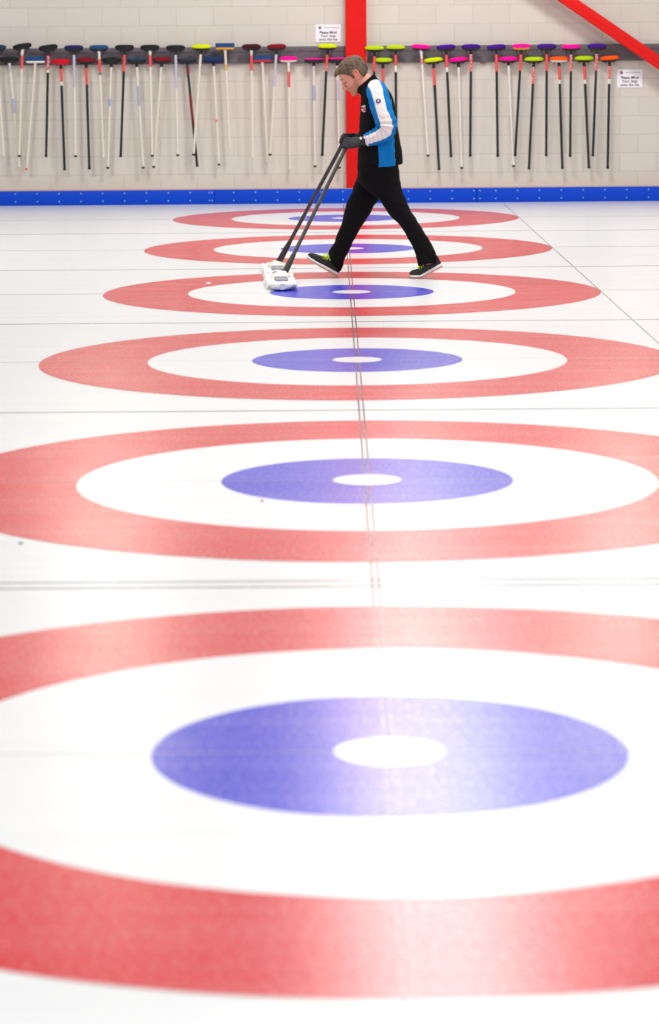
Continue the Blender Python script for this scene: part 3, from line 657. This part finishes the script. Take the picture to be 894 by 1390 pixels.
# --- jacket
jr = [(486, 230, 545, 221, 0, .185), (486.3, 215, 545, 210, 0, .188), (487, 198, 542.5, 195, 0, .188), (488, 176, 539, 174, 0, .192), (489, 156, 536.5, 153, 0, .20), (490, 142, 534, 139, 0, .208), (490.5, 133, 529.5, 127, 0, .205), (488.5, 128, 522, 117.5, 0, .170), (486.3, 126, 515.5, 110.8, 0, .120), (484.2, 124.5, 511, 106, 0, .092), (483.4, 122, 508.5, 101.5, 0, .080)]
bm = bmesh.new()
rings = pair_rings(jr, 8, 120, 2.35)
loft(bm, rings, False)
for v in bm.verts:
    pass
bmesh.ops.recalc_face_normals(bm, faces=bm.faces)
for v in bm.verts: v.co += v.normal * (.006 * noise.noise(v.co * Vector((7, 7, 3)) if False else Vector((v.co.x * 9, v.co.y * 9, v.co.z * 4))) + .003 * noise.noise(v.co * 22))
bmesh.ops.solidify(bm, geom=bm.faces[:], thickness=-.006)
me = bpy.data.meshes.new('jacket'); bmesh.ops.recalc_face_normals(bm, faces=bm.faces); bm.to_mesh(me); bm.free()
zs = lambda py: P(510, py).z
z_arm, z_hem2 = zs(150), zs(227.5)
def jacket_fn(c, n):
    # blue side panels from under the arm to the hem
    k = (zs(229) - c.z) / (zs(229) - zs(150)); xa = P(514 - 6 * max(0, k), 190).x; xb = P(536.5 - 4.5 * k, 190).x
    if k > 0: pass
    if abs(c.y - YM) > .07 and c.z < z_arm + .09 and xa < c.x < xb: return 1
    return 0
paint(me, [M['j_black'], M['j_blue']], jacket_fn)
jacket = obj('jacket', me, None, man)
bm = bmesh.new(); rg = [r for r in pair_rings([(484.6, 124.7, 511.5, 106.6, 0, .094), (482.9, 123.0, 509.6, 102.5, 0, .085), (482.6, 121.0, 508.0, 100.3, 0, .079), (484.0, 120.6, 506.4, 101.0, 0, .072), (485.5, 124, 507, 105, 0, .070)], 4, 60, 2.2)]
loft(bm, rg, False); obj('collar', bm, M['j_black'], jacket)
bm = bmesh.new(); rg = pair_rings([(485.2, 231.6, 545.6, 222.2, 0, .188), (484.9, 229.5, 546.0, 220.5, 0, .190), (485.3, 226.8, 545.9, 218.2, 0, .190)], 3, 120, 2.35); loft(bm, rg, False)
me = bpy.data.meshes.new('hem_band'); bmesh.ops.recalc_face_normals(bm, faces=bm.faces); bm.to_mesh(me); bm.free(); paint(me, [M['j_black'], M['j_blue']], jacket_fn); obj('hem_band', me, None, jacket)
def sleeve(arm, side):
    bm = bmesh.new(); pts = catmull(arm, 20); n = 144; path = [P(x, y, dy) for x, y, dy, r in pts]; rad = [r for *_, r in pts]; rings = []
    out = Vector((0, side, 0))
    for i, p in enumerate(path):
        t = (path[min(i + 2, len(path) - 1)] - path[max(i - 2, 0)]).normalized(); b = (out - t * out.dot(t)).normalized(); a = t.cross(b).normalized()
        s = i / (len(path) - 1); rr = []
        bend = math.exp(-((s - .55) / .10) ** 2); low = max(0, s - .55)
        for k in range(n):
            th = 2 * PI * k / n; q = p + (a * math.cos(th) * 1.0 + b * math.sin(th) * (.86)) * rad[i]
            w = .0055 * noise.noise(Vector((q.x * 16, q.y * 10, q.z * 16))) + .004 * math.sin(s * 95 + 1.5 * math.sin(th * 2)) * (bend + .8 * min(1, low * 4)) + .002 * noise.noise(q * 55)
            rr.append(q + (a * math.cos(th) + b * math.sin(th)) * w)
        rings.append(rr)
    N = len(rings)
    def mi(i, j):
        s = i / N; th = (j + .5) / n * 360      # 90 deg = outward
        half = 31 + 12 * max(0, 1 - s / .2)
        d = abs((th - STRIPE(s)) % 360); d = min(d, 360 - d)
        return 1 if d < half * (1 + .25 * max(0, min(1, (s - .4) / .2))) else 0
    STRIPE = lambda s: 90 + side * 0
    loft(bm, rings, True, mi_fn=mi)
    o = obj('sleeve', bm, [M['j_blue'], M['j_white']], jacket, label='blue sleeve with a wide white stripe')
    # cuff edge
    bm = bmesh.new(); d = (path[-1] - path[-3]).normalized(); tube(bm, [path[-1] - d * .012, path[-1] - d * .006, path[-1] + d * .004, path[-1] + d * .006], [rad[-1] * .97, rad[-1] * .99, rad[-1] * .96, rad[-1] * .8], 40, up=out); obj('cuff', bm, M['j_white'], o)
    return o
slN = sleeve(armN, -1); slF = sleeve(armF, 1)
# --- trousers
bm = bmesh.new()
closed_loft(bm, pair_rings([(490, 215, 535, 212, 0, .165), (488, 226, 540, 222, 0, .180), (484.5, 240, 542.5, 243, 0, .19), (489, 250, 541, 253, 0, .15), (500, 256, 535, 260, 0, .09)], 5, 48, 2.4))
closed_loft(bm, pair_rings(legF, 6, 48, 2.2)); closed_loft(bm, pair_rings(legN, 6, 48, 2.2))
me = remeshed(bm, .0065, 14)
def wr(co):
    k = max(0, min(1, (zs(300) - co.z) / .35))
    return .007 * noise.noise(Vector((co.x * 9 + co.z * 5, co.y * 8, co.z * 9 - co.x * 5))) + (.004 + .004 * k) * noise.noise(Vector((co.x * 12, co.y * 12, co.z * 26 + co.x * 10)))
crinkle(me, wr); obj('trousers', me, M['trouser'], man)

# --- shoes
def shoe(ground_px, dy, pitch_heel, pitch_toe, label, length=.290, at=None):
    """sole line from ball point: forefoot pitched pitch_toe, rear foot pitched pitch_heel (degrees, + lifts that end)"""
    ball = P(*ground_px, dy)
    if at == 'ground': ball.z = .002
    tx = Vector((-math.cos(math.radians(pitch_toe)), 0, math.sin(math.radians(pitch_toe)))); hx = Vector((math.cos(math.radians(pitch_heel)), 0, math.sin(math.radians(pitch_heel))))
    LB = .195                                   # heel -> ball
    def pos(s):                                 # s from 0 heel to 1 toe; returns point on sole bottom, tangent, normal
        d = s * length - LB; w = .03
        bl = max(0, min(1, (d + w) / (2 * w)))
        p = ball + (tx * d if d > 0 else hx * (-d)); T = (-hx).lerp(tx, bl).normalized(); Nn = Vector((T.z, 0, -T.x)); Nn = Nn if Nn.z > 0 else -Nn
        return p, T, Nn
    prof = [(0.0, .024, .034, .094), (.03, .033, .034, .106), (.12, .038, .034, .108), (.26, .039, .033, .112), (.40, .041, .032, .110), (.54, .045, .030, .094), (.68, .049, .029, .080), (.82, .048, .028, .070), (.93, .039, .028, .060), (.985, .024, .029, .048), (1.0, .010, .030, .040)]
    t = empty('shoe', ball, None, None); t.parent = man; WORLDLOC[t.name] = ball; t.location = ball - man.location
    def shell(z0f, z1f, grow, name, m, par):
        bm = bmesh.new(); rings = []
        for s, w, zs_, zt in catmull(prof, 5):
            p, T, Nn = pos(s); z0, z1 = z0f(zs_, zt), z1f(zs_, zt); rr = []
            for k in range(32):
                a, b = sell(2 * PI * k / 32, 3.2); zz = (z0 + z1) / 2 + b * (z1 - z0) / 2; tp = 1 - .42 * max(0, (zz - .035) / .07) if name == 'upper' else 1
                rr.append(p + Vector((0, 1, 0)) * a * (w * tp + grow) + Nn * zz)
            rings.append(rr)
        loft(bm, rings); return obj(name, bm, m, par)
    up = shell(lambda a, b: a - .008, lambda a, b: b, 0, 'upper', M['shoe'], t)
    shell(lambda a, b: .005, lambda a, b: a, .004, 'sole', M['sole'], t)['label'] = 'thick white sole'
    shell(lambda a, b: 0, lambda a, b: .007, .002, 'outsole', M['outsole'], t)
    bm = bmesh.new()
    for i in range(4):
        s = .44 + .062 * i; p, T, Nn = pos(s); w = .028; zt = [.112, .104, .096, .089][i]
        for sg in (-1, 1): tube(bm, [p + Vector((0, -w - .008, 0)) + Nn * (zt - .026) + T * .008 * sg, p + Nn * (zt + .003), p + Vector((0, w, 0)) + Nn * (zt - .022) - T * .008 * sg], .0036, 6)
    p, T, Nn = pos(.50)
    for a, b in ((-.02, .022), (.02, .02), (-.006, .034), (.012, -.02)):
        q = p + Nn * .108; tube(bm, [q, q + Vector((0, -.028 if a < 0 else -.012, 0)) + T * a + Nn * (b * .6), q + Vector((0, -.050, 0)) + T * a * 1.6 - Nn * .022], .0034, 6)
    obj('laces', bm, M['lace'], t, label='neon yellow laces')
    return t
# rear shoe: forefoot flat on the ice, heel lifted; front shoe: heel striking, toe raised
shoe((571.0, 376.7), -.10, 27, 1, '', .285, 'ground')
def front_shoe():
    heel = P(457.0, 376.0, .10); heel.z = .004; d = Vector((-math.cos(math.radians(30)), 0, math.sin(math.radians(30)))); b = heel + d * .195
    q = b - CAM; k = q.dot(fwd); px = 447 + F_PX * q.dot(R_) / k; py = 650 + F_PX * q.dot(D_) / k
    return shoe((px, py), .10, -30, 34, '', .285)
front_shoe()
# --- gloves: palm, four curled fingers and a thumb closed on the mop handles
def glove(hand, axis, wrist, out, rods_r=.0168):
    """hand: grip centre on the handle, axis: handle direction (up), out: unit vector of the back of the hand"""
    A = axis; O = (out - A * out.dot(A)).normalized(); Fw = A.cross(O).normalized()
    if Fw.x > 0: Fw = -Fw                       # across the handle, away from the wrist
    bm = bmesh.new()
    K = hand + O * .024 - Fw * .012
    # palm
    rings = []
    for s, wa, wo in ((0, .033, .028), (.2, .032, .027), (.45, .040, .026), (.75, .045, .024), (1, .043, .018), (1.08, .038, .012)):
        c = wrist.lerp(K, s); dirv = (K - wrist).normalized(); a2 = (A - dirv * A.dot(dirv)).normalized(); o2 = dirv.cross(a2).normalized()
        rings.append([c + a2 * wa * x + o2 * wo * y for x, y in (sell(2 * PI * k / 28, 2.5) for k in range(28))])
    loft(bm, rings)
    for i, (t, ln, rd) in enumerate(((.034, .95, .0118), (.0115, 1.05, .0122), (-.011, 1.0, .0118), (-.032, .85, .0108))):
        c = hand + A * t; k = K + A * t * 1.02; R0 = rods_r + rd
        pth = [k - Fw * .012, k + Fw * .012 + O * .003, c + O * (R0 * .78) + Fw * R0 * .62, c + Fw * R0 * 1.04 * ln, c - O * R0 * .75 + Fw * R0 * .68, c - O * R0 * 1.02 - Fw * .006 * ln]
        tube(bm, pth, [rd, rd * 1.08, rd * 1.04, rd, rd * .95, rd * .78], 12, up=A)
    R0 = rods_r + .012
    tube(bm, [wrist.lerp(K, .3) + A * .020, wrist.lerp(K, .62) + A * .044 - O * .012, hand + A * .056 - O * .014 - Fw * .012, hand + A * .050 - O * R0 + Fw * .008, hand + A * .040 - O * R0 * .85 + Fw * .020], [.014, .0155, .0135, .012, .0095], 12, up=A)
    me = remeshed(bm, .0032, 2)
    crinkle(me, lambda co: .0015 * noise.noise(co * 60))
    g = obj('glove', me, M['glove'], man)
    dirv = (K - wrist).normalized(); bm = bmesh.new()
    tube(bm, [wrist - dirv * .045, wrist - dirv * .042, wrist + dirv * .006, wrist + dirv * .016], [.040, .043, .036, .031], 28); obj('glove_cuff', bm, M['glovecuff'], g)
    return g, wrist, K, O
g1, w1, K1, O1 = glove(handN, dN, P(492.5, 191.2, -.20), Vector((0, -1, 0)))
g2, w2, K2, O2 = glove(handF, dF, P(486, 186.6, .172), Vector((0, 1, 0)))
dep = bpy.context.evaluated_depsgraph_get()
def hit(px, py, names):
    dep.update(); best = None
    d = ray(px, py).normalized()
    for o in C.objects:
        if o.type == 'MESH' and any(o.name.startswith(n) for n in names):
            w = WORLDLOC[o.name]; ok, loc, nor, _ = o.ray_cast(CAM - w, d)
            if ok:
                L = loc + w
                if best is None or (L - CAM).length < (best[0] - CAM).length: best = (L, nor)
    return best
def patch(name, shape, names, m, parent, lift=.003, thick=.002):
    """small badge lying on the cloth: outline px list"""
    bm = bmesh.new(); hi, lo = [], []
    for px, py in shape:
        h = hit(px, py, names)
        if h is None: bm.free(); return None
        hi.append(bm.verts.new(h[0] + h[1] * lift)); lo.append(bm.verts.new(h[0] + h[1] * (lift - thick)))
    n = len(hi); bm.faces.new(hi)
    for k in range(n): bm.faces.new((hi[k], lo[k], lo[(k + 1) % n], hi[(k + 1) % n]))
    return obj(name, bm, m, parent, False)
def circ(cx, cy, r, n=14, q=1.0): return [(cx + r * q * math.cos(2 * PI * k / n), cy + r * math.sin(2 * PI * k / n)) for k in range(n)]
patch('chest_badge', [(491.0, 144.0), (495.6, 142.8), (496.2, 151.8), (493.5, 152.4), (490.8, 149.5)], ['jacket'], M['j_white'], jacket, .004)
patch('chest_badge_stripe', [(493.2, 146), (495.2, 145.2), (495.7, 151.4), (494.0, 151.7)], ['jacket'], M['redbase'], jacket, .006)
patch('chest_badge_bar', [(491.4, 145.2), (492.9, 144.6), (492.4, 148.0), (491.3, 148.2)], ['jacket'], M['bluebase'], jacket, .006)
patch('sleeve_badge', circ(513.4, 137.2, 3.0, 16, 1.15), ['sleeve'], M['bluebase'], slN, .004)
patch('sleeve_badge_centre', [(513.4 + (1.9 if k % 2 == 0 else .8) * math.cos(k * PI / 5), 137.2 + (1.9 if k % 2 == 0 else .8) * math.sin(k * PI / 5)) for k in range(10)], ['sleeve'], M['j_white'], slN, .006)
patch('cuff_button', circ(489.7, 188.0, 1.7, 14), ['glove'], M['button'], g1, .006, .008)

# ================================================================== LIGHT
W = bpy.data.worlds.new('world'); S.world = W; W.use_nodes = True
bg = W.node_tree.nodes['Background']; bg.inputs[0].default_value = (.985, .99, 1.0, 1); bg.inputs[1].default_value = .35
def lamp(x, y, z, sx, sy, power, col=(1, .988, .975)):
    l = bpy.data.lights.new('ceiling_lamp', 'AREA'); l.shape = 'RECTANGLE'; l.size = sx; l.size_y = sy; l.energy = power; l.color = col
    o = bpy.data.objects.new('ceiling_lamp', l); C.objects.link(o); o.location = (x, y, z); return o
for (x, y) in ((.8, 27.6), (.8, 20), (.8, 12), (.8, 4)): lamp(x, y, 6.6, 1.7 if y > 27 else 1.2, 1.4, 350 if y > 27 else 300)
for x in (-6, 6.5):
    for y in (24, 14, 5): lamp(x, y, 6.6, 1.3, 1.6, 290 if (x < 0 and y == 24) else 150)
for x, z, w in ((-2.9, 5.6, 130), (.55, 5.6, 70), (3.35, 5.4, 120)):  # unseen lights added high on the wall to wash the nearer rings with reflections
    l = bpy.data.lights.new('wash_light', 'AREA'); l.shape = 'RECTANGLE'; l.size = .9; l.size_y = .45; l.energy = w; l.color = (1, .985, .965)
    o = bpy.data.objects.new('wash_light', l); C.objects.link(o); o.location = (x, Y_WALL - .25, z); o.rotation_euler = (math.radians(-75 + 180 - 0), 0, 0)
S.view_settings.view_transform = 'Standard'; S.view_settings.look = 'None'; S.view_settings.gamma = 1; S.view_settings.exposure = 0
try: S.view_settings.use_curve_mapping = False
except Exception: pass
